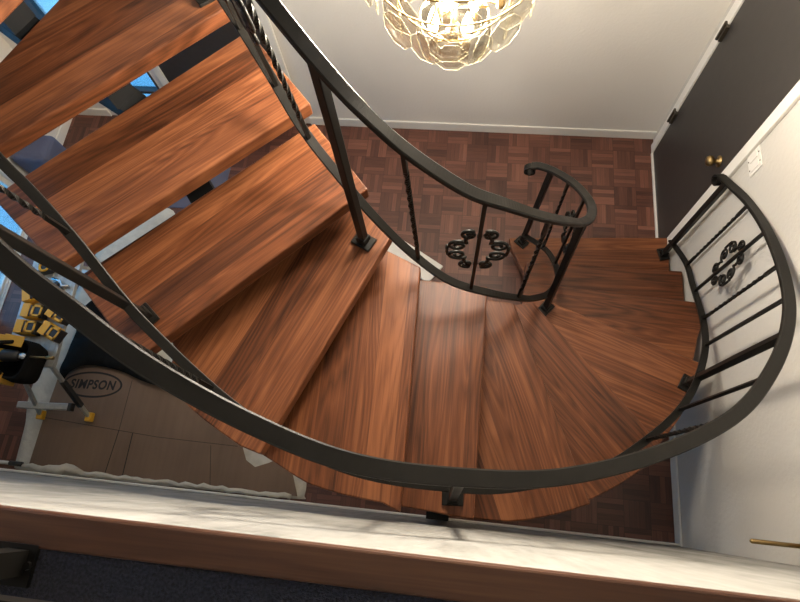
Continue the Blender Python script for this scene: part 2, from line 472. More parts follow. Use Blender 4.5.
# front door on the back wall
fd = bpy.data.objects.new('door_2', None); C.objects.link(fd); fd.location = (-1.82, YB, 0); fd['kind'] = 'structure'
fd['label'] = 'charcoal front door beside the sidelight window'
child('door_slab', bx(BM(), -2.265, -1.375, YB-0.02, YB-0.001, 0.01, 2.06), DOORPAINT, fd, bevel=0.003)
b = BM(); bx(b, -2.33, -2.268, YB-0.024, YB-0.001, 0, 2.13); bx(b, -1.372, -1.31, YB-0.024, YB-0.001, 0, 2.13); bx(b, -2.33, -1.31, YB-0.024, YB-0.001, 2.063, 2.13)
child('door_casing', b, PAINT, fd, bevel=0.004)
b = BM(); lathe(b, [(0.03, -0.02), (0.03, -0.026), (0.012, -0.03), (0.012, -0.05), (0.028, -0.06), (0.024, -0.085), (0.001, -0.09)], (-2.19, YB, 0.95), 16, 'Y')
child('door_knob', b, BRASS, fd, smooth=True)
# sidelight window
win = bpy.data.objects.new('window_1', None); C.objects.link(win); win.location = (-2.675, YB, 0); win['kind'] = 'structure'
win['label'] = 'tall sidelight window beside the front door'
b = BM()
bx(b, WX0, WX0+0.02, YB, YB+0.08, WZ0, WZ1); bx(b, WX1-0.02, WX1, YB, YB+0.08, WZ0, WZ1)
bx(b, WX0, WX1, YB, YB+0.08, WZ0, WZ0+0.02); bx(b, WX0, WX1, YB, YB+0.08, WZ1-0.03, WZ1); bx(b, WX0, WX1, YB+0.02, YB+0.07, 0.26, 0.285)
child('window_frame', b, DOORPAINT, win)
child('pane', bx(BM(), WX0+0.02, WX1-0.02, YB+0.045, YB+0.05, WZ0+0.02, WZ1-0.03), GLASS, win)
# upstairs window on the left wall: out of view, added to light upper treads
w2 = bpy.data.objects.new('added_window', None); C.objects.link(w2); w2.location = (XL, 1.2, 3.95); w2['kind'] = 'structure'
w2['label'] = 'unseen white framed window added high in the left wall for daylight'
b = BM()
bx(b, XL-0.10, XL+0.01, UY0, UY0+0.05, UZ0, UZ1); bx(b, XL-0.10, XL+0.01, UY1-0.05, UY1, UZ0, UZ1); bx(b, XL-0.10, XL+0.01, 1.17, 1.23, UZ0+0.05, UZ1-0.05)
bx(b, XL-0.10, XL+0.03, UY0, UY1, UZ0, UZ0+0.05); bx(b, XL-0.10, XL+0.01, UY0, UY1, UZ1-0.05, UZ1)
child('window_frame', b, PAINT, w2)
child('pane', bx(BM(), XL-0.06, XL-0.055, UY0+0.04, UY1-0.04, UZ0+0.04, UZ1-0.04), GLASS, w2)
# glazed patio door on the left wall
pd = bpy.data.objects.new('door_3', None); C.objects.link(pd); pd.location = (XL, 1.34, 0); pd['kind'] = 'structure'
pd['label'] = 'white framed glass patio door in the left wall'
b = BM()
bx(b, XL-0.10, XL-0.002, PY0, PY1, 0, 0.008); bx(b, XL-0.022, XL-0.014, PY0, PY1, 0.008, 0.016); bx(b, XL-0.085, XL-0.075, PY0, PY1, 0.008, 0.016); bx(b, XL-0.10, XL+0.012, PY0, PY1, PZ1-0.06, PZ1)
for y0, y1 in ((PY0, PY0+0.06), (PY1-0.06, PY1)): bx(b, XL-0.10, XL+0.012, y0, y1, 0.008, PZ1-0.06)
child('door_frame', b, PAINT, pd, bevel=0.004)
b = BM()
for y0, y1 in ((PY0+0.06, PY1-0.06),):
    bx(b, XL-0.07, XL-0.03, y0, y0+0.04, 0.03, PZ1-0.06); bx(b, XL-0.07, XL-0.03, y1-0.04, y1, 0.03, PZ1-0.06)
    bx(b, XL-0.062, XL-0.038, y0, y1, 0.008, 0.030); bx(b, XL-0.07, XL-0.03, y0, y1, PZ1-0.14, PZ1-0.06)
child('sash', b, PAINT, pd)
child('pane', bx(BM(), XL-0.053, XL-0.048, PY0+0.06, PY1-0.06, 0.025, PZ1-0.12), GLASS, pd)
b = BM(); bx(b, XL-4.0, XL-0.13, -2.5, 6.5, -0.12, -0.02); bx(b, XL-0.13, XR+0.1, YB+0.13, 6.5, -0.12, -0.02)
struct('outdoor_ground', b, OUTDOOR, label='pale paving outside the glass')

# ------------------------------------------------------------------ staircase
CX_, CY_, RO = 0.02, 1.315, 1.368
FR = {1: ((1.385, 1.858), (0.33, 1.785)), 2: ((1.385, 1.53), (0.425, 1.52)), 3: ((1.385, 1.253), (0.40, 1.305)),
      4: ((1.301, .834), (0.40, 1.16)), 5: ((1.0, .37), (0.394, 1.038)), 6: ((.627, .077), (0.277, .955)),
      7: ((.132, -.034), (0.136, .953)), 8: ((-.147, -.036), (-.160, .945)), 9: ((-.645, .108), (-.273, .990)),
      10: ((-1.075, 0.363), (-0.357, 1.083)), 11: ((-1.320, 0.611), (-0.57, 1.305)), 12: ((-1.510, 0.923), (-0.840, 1.563)),
      13: ((-1.66, .98), (-1.30, 1.79)), 14: ((-1.99, 1.12), (-1.60, 1.97))}
# inner-end points between a tread's front inner corner and its back inner corner, and the back inner corner itself
INNER = {1: [(0.345, 1.715), (0.39, 1.62), (0.425, 1.54), (0.44, 1.47)], 2: [(0.418, 1.40), (0.413, 1.27)], 3: [(0.385, 1.2), (0.385, 1.11)],
         4: [(0.37, 1.06), (0.36, 0.98)], 5: [(0.23, 1.00)], 6: [(0.09, .967)], 7: [(-.20, .966)], 8: [(-.352, 1.03)],
         9: [(-.48, 1.17)], 10: [(-.607, 1.367)], 11: [(-.866, 1.636)], 12: [(-0.95, 1.70), (-1.40, 1.78)], 13: [(-1.66, 2.02)]}
BACKO = {10: (-1.385, .643), 11: (-1.64, .855), 12: (-1.67, 1.14), 13: (-2.03, 1.2)}
RISE, TH = 0.19, 0.060
RTAB = ((-140, 1.44), (-135, 1.448), (-125, 1.408), (-119, 1.39), (-112, 1.387), (-101, 1.345), (-93, 1.337), (-85, 1.352), (-78, 1.372), (-64, 1.378), (-40, 1.380), (0, 1.368))
def rad(a):
    a = math.degrees(a)
    for (a0, r0), (a1, r1) in zip(RTAB, RTAB[1:]):
        if a0 <= a <= a1: return r0 + (r1-r0)*(a-a0)/(a1-a0)
    return RO
def arc_pt(a): 
    r = rad(a)
    return (CX_ + r*math.cos(a), CY_ + r*math.sin(a))
def ang(p): return math.atan2(p[1]-CY_, p[0]-CX_)
stair = thing('curved_staircase', 'curving staircase of thick walnut treads on a black steel stringer', 'staircase', (0, 0, 0))
for k in range(1, 14):
    A, B = map(Vector, FR[k]); A2, B2 = map(Vector, FR[k+1])
    dn = (B2-A2).normalized(); perp = Vector((-dn.y, dn.x))         # uphill side
    if k in BACKO: backo = Vector(BACKO[k])
    else:
        backo = A2 + perp*(0.055 if k != 9 else 0.135)
    poly = [tuple(A)]
    if k >= 4 and k <= 9:
        q = A2 + perp*(0.055 if k != 9 else 0.135)
        a0, a1 = ang(A), ang(q)
        for i in range(1, 9):
            poly.append(arc_pt(a0 + (a1-a0)*i/8))
    elif k == 3:
        poly.append((1.385, 1.10))
        for a in (-12, -15, -18, -21, -24): poly.append(arc_pt(math.radians(a)))
    elif k in (1, 2): poly.append((1.385, FR[k+1][0][1]-0.055))
    else: poly.append(tuple(backo))
    poly += [p for p in INNER[k][::-1]]
    poly.append(tuple(B))
    # local frame: x along the nosing, y uphill
    dx = (B-A).normalized(); a = math.atan2(dx.y, dx.x)
    R = Matrix.Rotation(-a, 2)
    lp = [tuple(R @ (Vector(p)-A)) for p in poly]
    b = BM(); prism(b, lp, -TH, 0.0)
    obj('tread', b, WALNUT, stair, loc=(A.x, A.y, RISE*k), rotz=a, bevel=0.007, bseg=3)
# stringer: one curved box beam under the middle of the treads
mids = []
for k in range(1, 15):
    A, B = map(Vector, FR[k]); m_ = A.lerp(B, 0.5)
    if k in (1, 2, 3): m_ = A.lerp(B, 0.45)
    mids.append((m_.x, m_.y, RISE*k))
spts = [(mids[0][0], mids[0][1]-0.02, 0.02)] + [(x, y, z-0.25-0.045) for x, y, z in mids[1:]]
b = BM(); flatbar(b, catmull(spts, 6), 0.10, 0.09)
obj('stringer', b, BLACK, stair)
for k in range(2, 14):
    A, B = map(Vector, FR[k]); A2, B2 = map(Vector, FR[k+1])
    p = A.lerp(B, 0.5).lerp(A2.lerp(B2, 0.5), 0.55); p0 = A.lerp(B, 0.5).lerp(A2.lerp(B2, 0.5), 0.25)
    a = math.atan2(p.y-p0.y, p.x-p0.x)
    b = BM(); zt = RISE*k - TH - 0.0005
    box(b, (p.x, p.y, zt-0.06), (0.20, 0.10, 0.12), RZ(a)); box(b, (p.x, p.y, zt-0.003), (0.24, 0.16, 0.006), RZ(a))
    obj('tread_bracket', b, BLACK, stair)
b = BM(); bx(b, -0.058, 0.034, -0.066+T+0.001, 0.036, 0.0, 1.262)
obj('support_post', b, BLACK, stair, bevel=0.003)

# ------------------------------------------------------------------ railings
def plan_tools(path):
    """path: list of (s, x, y, z); returns f(s) -> Vector by smooth interpolation"""
    P = [Vector((p[1], p[2], p[3])) for p in path]; S = [p[0] for p in path]
    cm = catmull(P, 12); ss = []
    for i in range(len(S)-1):
        for j in range(12): ss.append(S[i] + (S[i+1]-S[i])*j/12)
    ss.append(S[-1])
    def f(s):
        if s <= ss[0]: return cm[0].copy()
        for i in range(len(ss)-1):
            if ss[i] <= s <= ss[i+1]:
                t = (s-ss[i])/max(1e-9, ss[i+1]-ss[i]); return cm[i].lerp(cm[i+1], t)
        return cm[-1].copy()
    return f, cm
def scroll_side(sgn):
    """wrought scroll chain on one side of a bar: list of polylines in (u, v), u away from the bar, v along it"""
    lines = []
    def spiral(cu, cv, r0, r1, a0, turns, n=26):
        return [(cu + (r0+(r1-r0)*i/n)*math.cos(a0+turns*2*PI*i/n), cv + (r0+(r1-r0)*i/n)*math.sin(a0+turns*2*PI*i/n)) for i in range(n+1)]
    for t in (1, -1):
        # small end curl touching the bar, connector, then the big inward curl
        end = [(u, t*v) for u, v in spiral(0.034, 0.128, 0.008, 0.030, 0.4, 1.25)]
        big = [(u, t*v) for u, v in spiral(0.070, 0.040, 0.037, 0.010, PI*0.80, -1.45)]
        lines.append(end + [(0.046, t*0.086)] + big)
    lines.append([(0.0, 0.120), (0.008, 0.122)]); lines.append([(0.0, -0.120), (0.008, -0.122)])
    lines.append([(0.106, 0.036), (0.108, 0.012), (0.108, -0.012), (0.106, -0.036)])
    return [[(sgn*u, v) for u, v in ln] for ln in lines]
def railing(root, hand, bot, posts, bals, hw):
    fh, ch_ = plan_tools(hand); fb, cb = plan_tools(bot)
    b = BM(); flatbar(b, ch_, hw, 0.020, ch=0.004); obj('handrail', b, IRON, root)
    b = BM(); flatbar(b, cb, 0.034, 0.013, ch=0.002); obj('bottom_rail', b, IRON, root)
    for s, bx_, by_, bz in posts:
        p0 = fb(s); p1 = fh(s); t = fh(s+0.1)-fh(s-0.1); a = math.atan2(t.y, t.x)
        foot = Vector((bx_, by_, bz))
        top = Vector((p1.x, p1.y, p1.z-0.008))
        b = BM(); sqbar(b, foot, top, 0.030, a); po = obj('newel_post', b, IRON, root, bevel=0.003)
        b = BM(); box(b, foot+Vector((0, 0, 0.007)), (0.085, 0.062, 0.014), RZ(a)); box(b, foot+Vector((0, 0, 0.03)), (0.042, 0.042, 0.034), RZ(a))
        obj('base_plate', b, IRON, po, bevel=0.003)
    for s, kind in bals:
        p0 = fb(s); p1 = fh(s); t = fh(s+0.1)-fh(s-0.1); a = math.atan2(t.y, t.x)
        p1.z -= 0.008
        b = BM()
        sqbar(b, p0, p1, 0.0135, a, (0.15, 0.85, 2.75) if kind == 'twist' else None)
        bo = obj('baluster', b, IRON, root)
        if kind == 'scroll':
            dirv = Vector((t.x, t.y, 0)).normalized(); upv = (p1-p0).normalized(); mid = p0.lerp(p1, 0.52)
            b = BM()
            for sg in (1, -1):
                for ln in scroll_side(sg):
                    tube(b, [mid + dirv*u + upv*v for u, v in ln], 0.0068, 6)
            obj('scroll', b, IRON, bo, smooth=True)
OH = [(1.25, 1.330, 1.765, 1.07), (1.99, 1.372, 1.532, 1.209), (3.07, 1.336, 1.229, 1.413), (3.69, 1.300, .968, 1.532), (4.17, 1.231, .766, 1.622),
      (4.60, 1.109, .565, 1.704), (5.12, .923, .376, 1.803), (5.87, .630, .216, 1.946), (6.60, .314, .109, 2.085), (7.37, .029, .074, 2.230),
      (8.14, -.215, .075, 2.377), (8.61, -.434, .131, 2.466), (9.10, -.644, .216, 2.559), (9.49, -.797, .304, 2.632), (9.86, -.946, .397, 2.704), (10.8, -1.19, .605, 2.885),
      (11.75, -1.420, .868, 3.063), (12.6, -1.63, 1.06, 3.22), (13.4, -1.86, 1.19, 3.37)]
OB = [(1.30, 1.340, 1.752, .350), (1.96, 1.371, 1.542, .473), (2.70, 1.340, 1.330, .614), (3.43, 1.318, 1.079, .752), (3.90, 1.275, .885, .842),
      (4.36, 1.176, .678, .928), (4.75, 1.045, .510, 1.003), (5.30, .848, .345, 1.106), (5.83, .649, .221, 1.208), (6.63, .302, .105, 1.360),
      (7.30, .047, .072, 1.488), (8.37, -.323, .088, 1.690), (9.2, -.66, .215, 1.848), (10.06, -1.000, .455, 2.012), (10.94, -1.211, .672, 2.179),
      (11.45, -1.334, .788, 2.275), (11.75, -1.413, .853, 2.333), (12.6, -1.63, 1.05, 2.494), (13.4, -1.86, 1.18, 2.646)]
ro = thing('stair_railing', 'long wrought iron railing curving along the outer edge of the stairs', 'railing', (1.348, 1.733, 0.19))
ro.location = (0, 0, 0)
railing(ro, OH, OB,
        [(1.42, 1.345, 1.728, .19), (4.27, 1.203, .722, .76), (7.33, .043, .040, 1.33), (10.28, -1.075, .520, 1.90), (13.2, -1.81, 1.20, 2.47)],
        [(2.02, 'twist'), (2.82, 'scroll'), (3.40, 'twist'), (3.83, 'plain'), (4.68, 'plain'), (5.20, 'twist'), (5.9, 'scroll'), (6.65, 'twist'),
         (8.0, 'twist'), (8.75, 'scroll'), (9.5, 'twist'), (11.0, 'twist'), (11.75, 'scroll'), (12.5, 'twist')], 0.047)
IH = [(1.07, .350, 1.766, 1.084), (1.12, .395, 1.762, 1.092), (1.30, .464, 1.712, 1.125), (1.79, .540, 1.585, 1.221), (2.44, .576, 1.430, 1.344), (2.96, .572, 1.312, 1.442),
      (3.57, .530, 1.199, 1.558), (4.26, .463, 1.107, 1.690), (5.12, .385, 1.020, 1.852), (5.75, .315, .958, 1.972), (6.39, .230, .904, 2.094), (7.04, .124, .863, 2.217), (7.40, .020, .856, 2.286),
      (7.80, -.098, .882, 2.362), (8.28, -.195, .900, 2.454), (8.94, -.284, .913, 2.579), (9.49, -.369, .951, 2.684), (9.91, -.434, .989, 2.763), (10.4, -.52, 1.05, 2.855),
      (10.9, -.62, 1.14, 2.945), (11.4, -.72, 1.27, 3.04), (11.8, -.81, 1.38, 3.11), (12.4, -.95, 1.55, 3.23)]
IB = [(1.22, .405, 1.735, .332), (1.26, .432, 1.722, .339), (1.82, .551, 1.571, .446), (2.83, .578, 1.335, .637), (3.96, .496, 1.139, .852), (4.9, .395, 1.03, 1.03),
      (5.87, .295, .953, 1.216), (6.95, .143, .888, 1.420), (7.57, -.033, .885, 1.538), (8.34, -.197, .937, 1.684), (9.46, -.338, .987, 1.897),
      (10.25, -.472, 1.080, 2.048), (10.73, -.574, 1.174, 2.138), (11.22, -.675, 1.298, 2.233), (11.72, -.789, 1.435, 2.328), (12.4, -.95, 1.62, 2.45)]
ri = thing('stair_railing', 'shorter wrought iron railing hooking round the open inner side of the stairs', 'railing')
railing(ri, IH, IB,
        [(1.27, .415, 1.752, .19), (4.05, .487, 1.075, .76), (9.50, -.380, .955, 1.71), (12.15, -.955, 1.585, 2.28)],
        [(1.68, 'twist'), (2.35, 'scroll'), (3.1, 'twist'), (5.95, 'twist'), (7.25, 'scroll'), (8.17, 'twist'), (10.58, 'twist'), (11.12, 'scroll'), (11.65, 'twist')], 0.042)
# rolled ends of the two handrails
def rolled_end(root, p, dirv, wd):
    p = Vector(p); dv = Vector(dirv).normalized(); pts = []
    for i in range(22):
        a = PI/2 + i*1.9*PI/21; r = 0.036*(1-0.5*i/21)
        pts.append(p + dv*(-math.cos(a)*-1*0 + r*math.cos(a)*-1) + Vector((0, 0, r*math.sin(a)-0.036)))
    b = BM(); flatbar(b, pts, wd*0.8, 0.010); obj('rolled_end', b, IRON, root)
rolled_end(ri, IH[0][1:], (-0.99, 0.05, -0.05), 0.042)
rolled_end(ro, OH[0][1:], (-0.17, 0.98, -0.2), 0.050)

# guard railing of the upper floor at the camera's feet
gr = thing('guard_railing', 'dark steel guard rail standing on the navy carpet', 'railing', (0, 0, 0))
b = BM(); flatbar(b, [(-3.2, -0.185, 2.925), (0.9, -0.185, 2.925)], 0.034, 0.03); obj('bottom_rail', b, IRON, gr)
for x in (-0.64, -2.0):
    b = BM(); bx(b, x-0.018, x+0.018, -0.163, -0.127, ZU, 3.72); po = obj('newel_post', b, IRON, gr)
    b = BM(); bx(b, x-0.045, x+0.03, -0.178, -0.119, ZU, ZU+0.008)
    for dx in (-0.035, 0.024): tube(b, [(x+dx, -0.148, ZU+0.008), (x+dx, -0.148, ZU+0.014)], 0.006, 8)
    obj('base_plate', b, IRON, po)
    b = BM(); bx(b, x-0.012, x+0.012, -0.170, -0.162, 2.91, 2.94); obj('rail_clip', b, IRON, po)
b = BM(); flatbar(b, [(-3.2, -0.185, 3.735), (0.9, -0.185, 3.735)], 0.05, 0.02); obj('handrail', b, IRON, gr)

# ------------------------------------------------------------------ chandelier
CHX, CHY = -0.074, 1.50
ch = thing('glass_chandelier', 'glowing brass chandelier hung with tiers of octagonal glass plates', 'chandelier', (CHX, CHY, 1.93))
ch.location = (0, 0, 0)
tiers = ((0.112, 2.238, 6, 0.060, 0.0), (0.178, 2.325, 7, 0.062, 0.449), (0.245, 2.42, 9, 0.064, 0.0), (0.290, 2.54, 11, 0.064, 0.1))
for R_, zc, n, pr, ph in tiers:
    zt = zc + pr + 0.012
    b = BM(); tube(b, [(CHX+R_*math.cos(2*PI*i/36), CHY+R_*math.sin(2*PI*i/36), zt) for i in range(36)], 0.0035, 8, True)
    for i in range(3):
        a = 2*PI*i/3+0.3; tube(b, [(CHX+R_*math.cos(a), CHY+R_*math.sin(a), zt), (CHX, CHY, zt+0.03)], 0.0045, 6)
    obj('brass_ring', b, BRASS, ch, smooth=True)
    for i in range(n):
        a = 2*PI*i/n + ph - PI/2
        out = Vector((math.cos(a), math.sin(a), 0)); tg = Vector((-out.y, out.x, 0)); c = Vector((CHX, CHY, zc)) + out*R_
        tilt = 0.03
        upv = (Vector((0, 0, 1)) + out*tilt).normalized()
        nv = tg.cross(upv)
        b = BM()
        def ringv(r, dd): return [b.verts.new(c + tg*(r*math.cos(PI/8+j*PI/4)) + upv*(r*math.sin(PI/8+j*PI/4)) + nv*dd) for j in range(8)]
        r1 = ringv(pr-0.010, 0.004); r2 = ringv(pr-0.001, 0.0008); r3 = ringv(pr-0.001, -0.0008); r4 = ringv(pr-0.010, -0.004)
        b.faces.new(r1).material_index = 0; b.faces.new(r4[::-1]).material_index = 0
        for A_, B_, mi in ((r1, r2, 0), (r2, r3, 1), (r3, r4, 0)):
            for j in range(8): b.faces.new((A_[j], A_[(j+1) % 8], B_[(j+1) % 8], B_[j])).material_index = mi
        obj('glass_plate', b, [CRYSTAL, CUTEDGE], ch)
b = BM(); lathe(b, [(0.004, 2.195), (0.015, 2.205), (0.02, 2.22), (0.010, 2.24), (0.010, 2.76), (0.035, 2.78), (0.03, 2.82), (0.008, 2.84), (0.008, 2.90)], (CHX, CHY, 0), 14)
obj('stem', b, BRASS, ch, smooth=True)
b = BM()
for i in range(60):
    z0 = 2.90 + i*0.044
    if z0 > ZC-0.06: break
    e = (1, 0) if i % 2 else (0, 1)
    tube(b, [(CHX+0.010*math.cos(2*PI*j/10)*e[0], CHY+0.010*math.cos(2*PI*j/10)*e[1], z0+0.024*math.sin(2*PI*j/10)+0.02) for j in range(10)], 0.0025, 5, True)
obj('chain', b, BRASS, ch, smooth=True)
b = BM(); lathe(b, [(0.06, ZC-0.0005), (0.055, ZC-0.03), (0.012, ZC-0.05)], (CHX, CHY, 0), 18); obj('ceiling_rose', b, BRASS, ch, smooth=True)
def candle(x, y, z):
    b = BM(); lathe(b, [(0.012, z), (0.014, z+0.015), (0.012, z+0.055)], (x, y, 0), 12)
    dx, dy = (x-CHX), (y-CHY); dl = math.hypot(dx, dy)
    tube(b, [(CHX+0.010*dx/dl, CHY+0.010*dy/dl, z+0.04), ((x+CHX)/2, (y+CHY)/2, z-0.01), (x, y, z+0.005)], 0.004, 6)
    so = obj('candle_socket', b, BRASS, ch, smooth=True)
    b = BM(); lathe(b, [(0.009, z+0.056), (0.016, z+0.068), (0.019, z+0.085), (0.015, z+0.108), (0.007, z+0.13), (0.001, z+0.145)], (x, y, 0), 14)
    obj('bulb', b, BULBM, so, smooth=True)
for i in range(4):
    a = 2*PI*i/4 - 0.95; candle(CHX + 0.078*math.cos(a), CHY + 0.078*math.sin(a), 2.232)
for i in range(6):
    a = 2*PI*i/6 + 0.45; candle(CHX + 0.17*math.cos(a), CHY + 0.17*math.sin(a), 2.43); candle(CHX + 0.13*math.cos(a+0.5), CHY + 0.13*math.sin(a+0.5), 2.60)  # second call: unseen top ring of bulbs, added to brighten the upper treads

# ------------------------------------------------------------------ wall fittings
sw = thing('switch_plate', 'ivory double switch plate on the wall beside the charcoal door', 'switch plate', (XR, 1.735, 1.26))
b = BM(); bx(b, -0.006, -0.0005, -0.058, 0.058, -0.058, 0.058); obj('plate', b, PAINT, sw, bevel=0.003)
for y in (-0.025, 0.025):
    b = BM(); bx(b, -0.009, -0.006, y-0.017, y+0.017, -0.034, 0.034); rk = obj('rocker', b, PAINT, sw, bevel=0.002)
    for z in (-0.048, 0.048):
        b = BM(); lathe(b, [(0.004, -0.006), (0.004, -0.0075)], (0, y, z), 8, 'X'); obj('screw', b, BRONZE, sw)
vr = thing('brass_wall_rod', 'short brass rod sticking out of the right wall near the upper floor', 'wall rod', (XR, 0.0, 1.27))
b = BM(); lathe(b, [(0.03, -0.0005), (0.03, -0.008), (0.012, -0.012)], (0, 0, 0), 16, 'X'); obj('flange', b, BRASS, vr, smooth=True)
b = BM(); tube(b, [(-0.008, 0, 0), (-0.203, 0, 0.0), (-0.210, 0, 0)], [0.009, 0.009, 0.004], 14); obj('rod', b, BRASS, vr, smooth=True)

# ------------------------------------------------------------------ lower left: drop cloth, cardboard, tools
def wavy_sheet(outline, z, amp, res=0.04, thick=0.003, seed=1):
    rnd = random.Random(seed)
    xs = [p[0] for p in outline]; ys = [p[1] for p in outline]
    def inside(x, y):
        c = False; n = len(outline)
        for i in range(n):
            x1, y1 = outline[i]; x2, y2 = outline[(i+1) % n]
            if (y1 > y) != (y2 > y) and x < (x2-x1)*(y-y1)/(y2-y1)+x1: c = not c
        return c
    b = BM(); 
    ph = [rnd.uniform(0, 6) for _ in range(6)]
    def h(x, y): return z + 0.6*amp*abs(mnoise.noise((x*9, y*9, seed))) + amp*(0.5 + 0.25*math.sin(9*x+5*y+ph[0]) + 0.15*math.sin(21*x-13*y+ph[1]) + 0.10*math.sin(37*y+11*x+ph[2]))
    out = catmull([(p[0], p[1], 0) for p in outline], 5, True)
    vs = [b.verts.new((p.x, p.y, 0)) for p in out]
    f = b.faces.new(vs)
    bmesh.ops.triangulate(b, faces=[f])
    for _ in range(6):
        es = [e for e in b.edges if e.calc_length() > 0.07]
        if not es: break
        bmesh.ops.subdivide_edges(b, edges=es, cuts=1, use_grid_fill=False)
        bmesh.ops.triangulate(b, faces=[f for f in b.faces if len(f.verts) > 3])
    for v in b.verts: v.co.z = h(v.co.x, v.co.y)
    top = b.faces[:]
    r = bmesh.ops.extrude_face_region(b, geom=top)
    for v in [g for g in r['geom'] if isinstance(g, bmesh.types.BMVert)]: v.co.z -= min(thick, v.co.z-0.0005)
    return b
cl = [(-2.84, 0.0), (-2.86, 0.25), (-2.90, 0.45), (-2.86, 0.8), (-2.80, 1.2), (-2.74, 1.52), (-2.66, 1.76), (-2.45, 1.92), (-2.22, 1.93), (-2.10, 1.62), (-2.0, 1.2), (-1.7, 0.9),
      (-1.4, 0.5), (-1.15, 0.28), (-0.95, 0.16), (-0.868, 0.075), (-0.862, -0.02), (-0.89, -0.045), (-1.3, -0.05), (-1.9, -0.055), (-2.5, -0.055), (-2.80, -0.055)]
o = obj('drop_cloth', wavy_sheet(cl, 0.004, 0.006, seed=3), CANVAS, smooth=True)
tag(o, 'rumpled off-white canvas drop cloth spread on the parquet under the stairs', 'drop cloth')
b = BM(); rnd = random.Random(5); fp = []; fr = []
for i in range(46):
    fx = -2.79 + i*0.041
    k = math.exp(-((fx+2.50)/0.16)**2)
    fp.append((fx, -0.034 + 0.008*rnd.uniform(-1, 1) + 0.03*k*rnd.uniform(0, 1), 0.022 + 0.010*k)); fr.append(0.011 + 0.006*rnd.random() + 0.018*k*rnd.uniform(0.4, 1))
tube(b, fp, fr, 9)
obj('bunched_edge', b, CANVAS, o, smooth=True)
cb_ = thing('cardboard_sheet', 'large flattened brown cardboard carton lying on the drop cloth', 'cardboard', (0, 0, 0))
poly = [(-2.735, -0.02), (-2.735, 0.289), (-2.715, 0.72), (-1.7, 0.66), (-1.36, 0.34), (-1.31, 0.222), (-1.276, 0.155), (-1.209, 0.118), (-1.13, 0.15), (-1.03, 0.20), (-0.955, 0.10), (-0.905, -0.03), (-1.3, -0.028), (-2.0, -0.035), (-2.4, -0.03)]
b = BM(); prism(b, poly, 0.0135, 0.0175)
sheet = obj('carton_panel', b, CARD, cb_)
b = BM()
def crease(p, q, wd): 
    p, q = Vector(p), Vector(q); dv = q-p
    box(b, ((p.x+q.x)/2, (p.y+q.y)/2, 0.0181), (dv.length, wd, 0.0006), RZ(math.atan2(dv.y, dv.x)))
crease((-2.198, -0.03), (-2.18, 0.262), 0.005); crease((-2.18, 0.262), (-2.181, 0.60), 0.003); crease((-2.075, -0.03), (-2.08, 0.25), 0.006)
crease((-2.73, 0.294), (-1.907, 0.242), 0.003); crease((-1.907, 0.242), (-1.35, 0.235), 0.003); crease((-1.53, 0.225), (-1.48, -0.02), 0.003)
obj('crease', b, INK, cb_)
# printed oval mark
def text_mesh(s, size, shear, off):
    cu = bpy.data.curves.new('t', 'FONT'); cu.body = s; cu.size = size; cu.shear = shear; cu.offset = off
    cu.align_x = 'CENTER'; cu.align_y = 'CENTER'; cu.extrude = 0.0004; cu.space_character = 1.12
    to = bpy.data.objects.new('t', cu); C.objects.link(to)
    dg = bpy.context.evaluated_depsgraph_get()
    me = bpy.data.meshes.new_from_object(to.evaluated_get(dg))
    bpy.data.objects.remove(to); bpy.data.curves.remove(cu)
    return me
LX, LY, LR = -2.457, 0.546, 0.035
b = BM()
n = 48
for (ra, rb, z0, z1) in ((0.216, 0.091, 0.0176, 0.0182),):
    outer = [(ra*math.cos(2*PI*i/n), rb*math.sin(2*PI*i/n)) for i in range(n)]
    inner = [((ra-0.014)*math.cos(2*PI*i/n), (rb-0.013)*math.sin(2*PI*i/n)) for i in range(n)]
    vo = [[b.verts.new((x, y, z)) for x, y in outer] for z in (z0, z1)]; vi = [[b.verts.new((x, y, z)) for x, y in inner] for z in (z0, z1)]
    for i in range(n):
        j = (i+1) % n
        b.faces.new((vo[1][i], vo[1][j], vi[1][j], vi[1][i])); b.faces.new((vo[0][i], vi[0][i], vi[0][j], vo[0][j]))
        b.faces.new((vo[0][i], vo[0][j], vo[1][j], vo[1][i])); b.faces.new((vi[0][i], vi[1][i], vi[1][j], vi[0][j]))
pm = obj('printed_oval', b, INK, cb_, loc=(LX, LY, 0), rotz=LR)
me = text_mesh('SIMPSON', 0.086, 0.15, 0.0028); me.name = 'printed_word'; me.materials.clear(); me.materials.append(INK)
o = bpy.data.objects.new('printed_word', me); C.objects.link(o); o.parent = cb_
o.location = (LX, LY-0.002, 0.0181); o.rotation_euler = (0, 0, LR); o.scale = (0.86, 1.0, 1.0)

# black crumpled sheet
b = wavy_sheet([(-2.66, 1.10), (-2.45, 1.20), (-2.25, 1.0), (-2.05, 0.78), (-1.91, 0.60), (-1.95, 0.57), (-2.10, 0.60), (-2.28, 0.655), (-2.50, 0.675), (-2.60, 0.62), (-2.66, 0.55), (-2.69, 0.62), (-2.67, 0.85)], 0.022, 0.05, seed=9)
o = obj('plastic_sheet', b, PLASTICSHEET, smooth=True)
tag(o, 'crumpled black plastic sheet lying beside the work platform', 'plastic sheet')

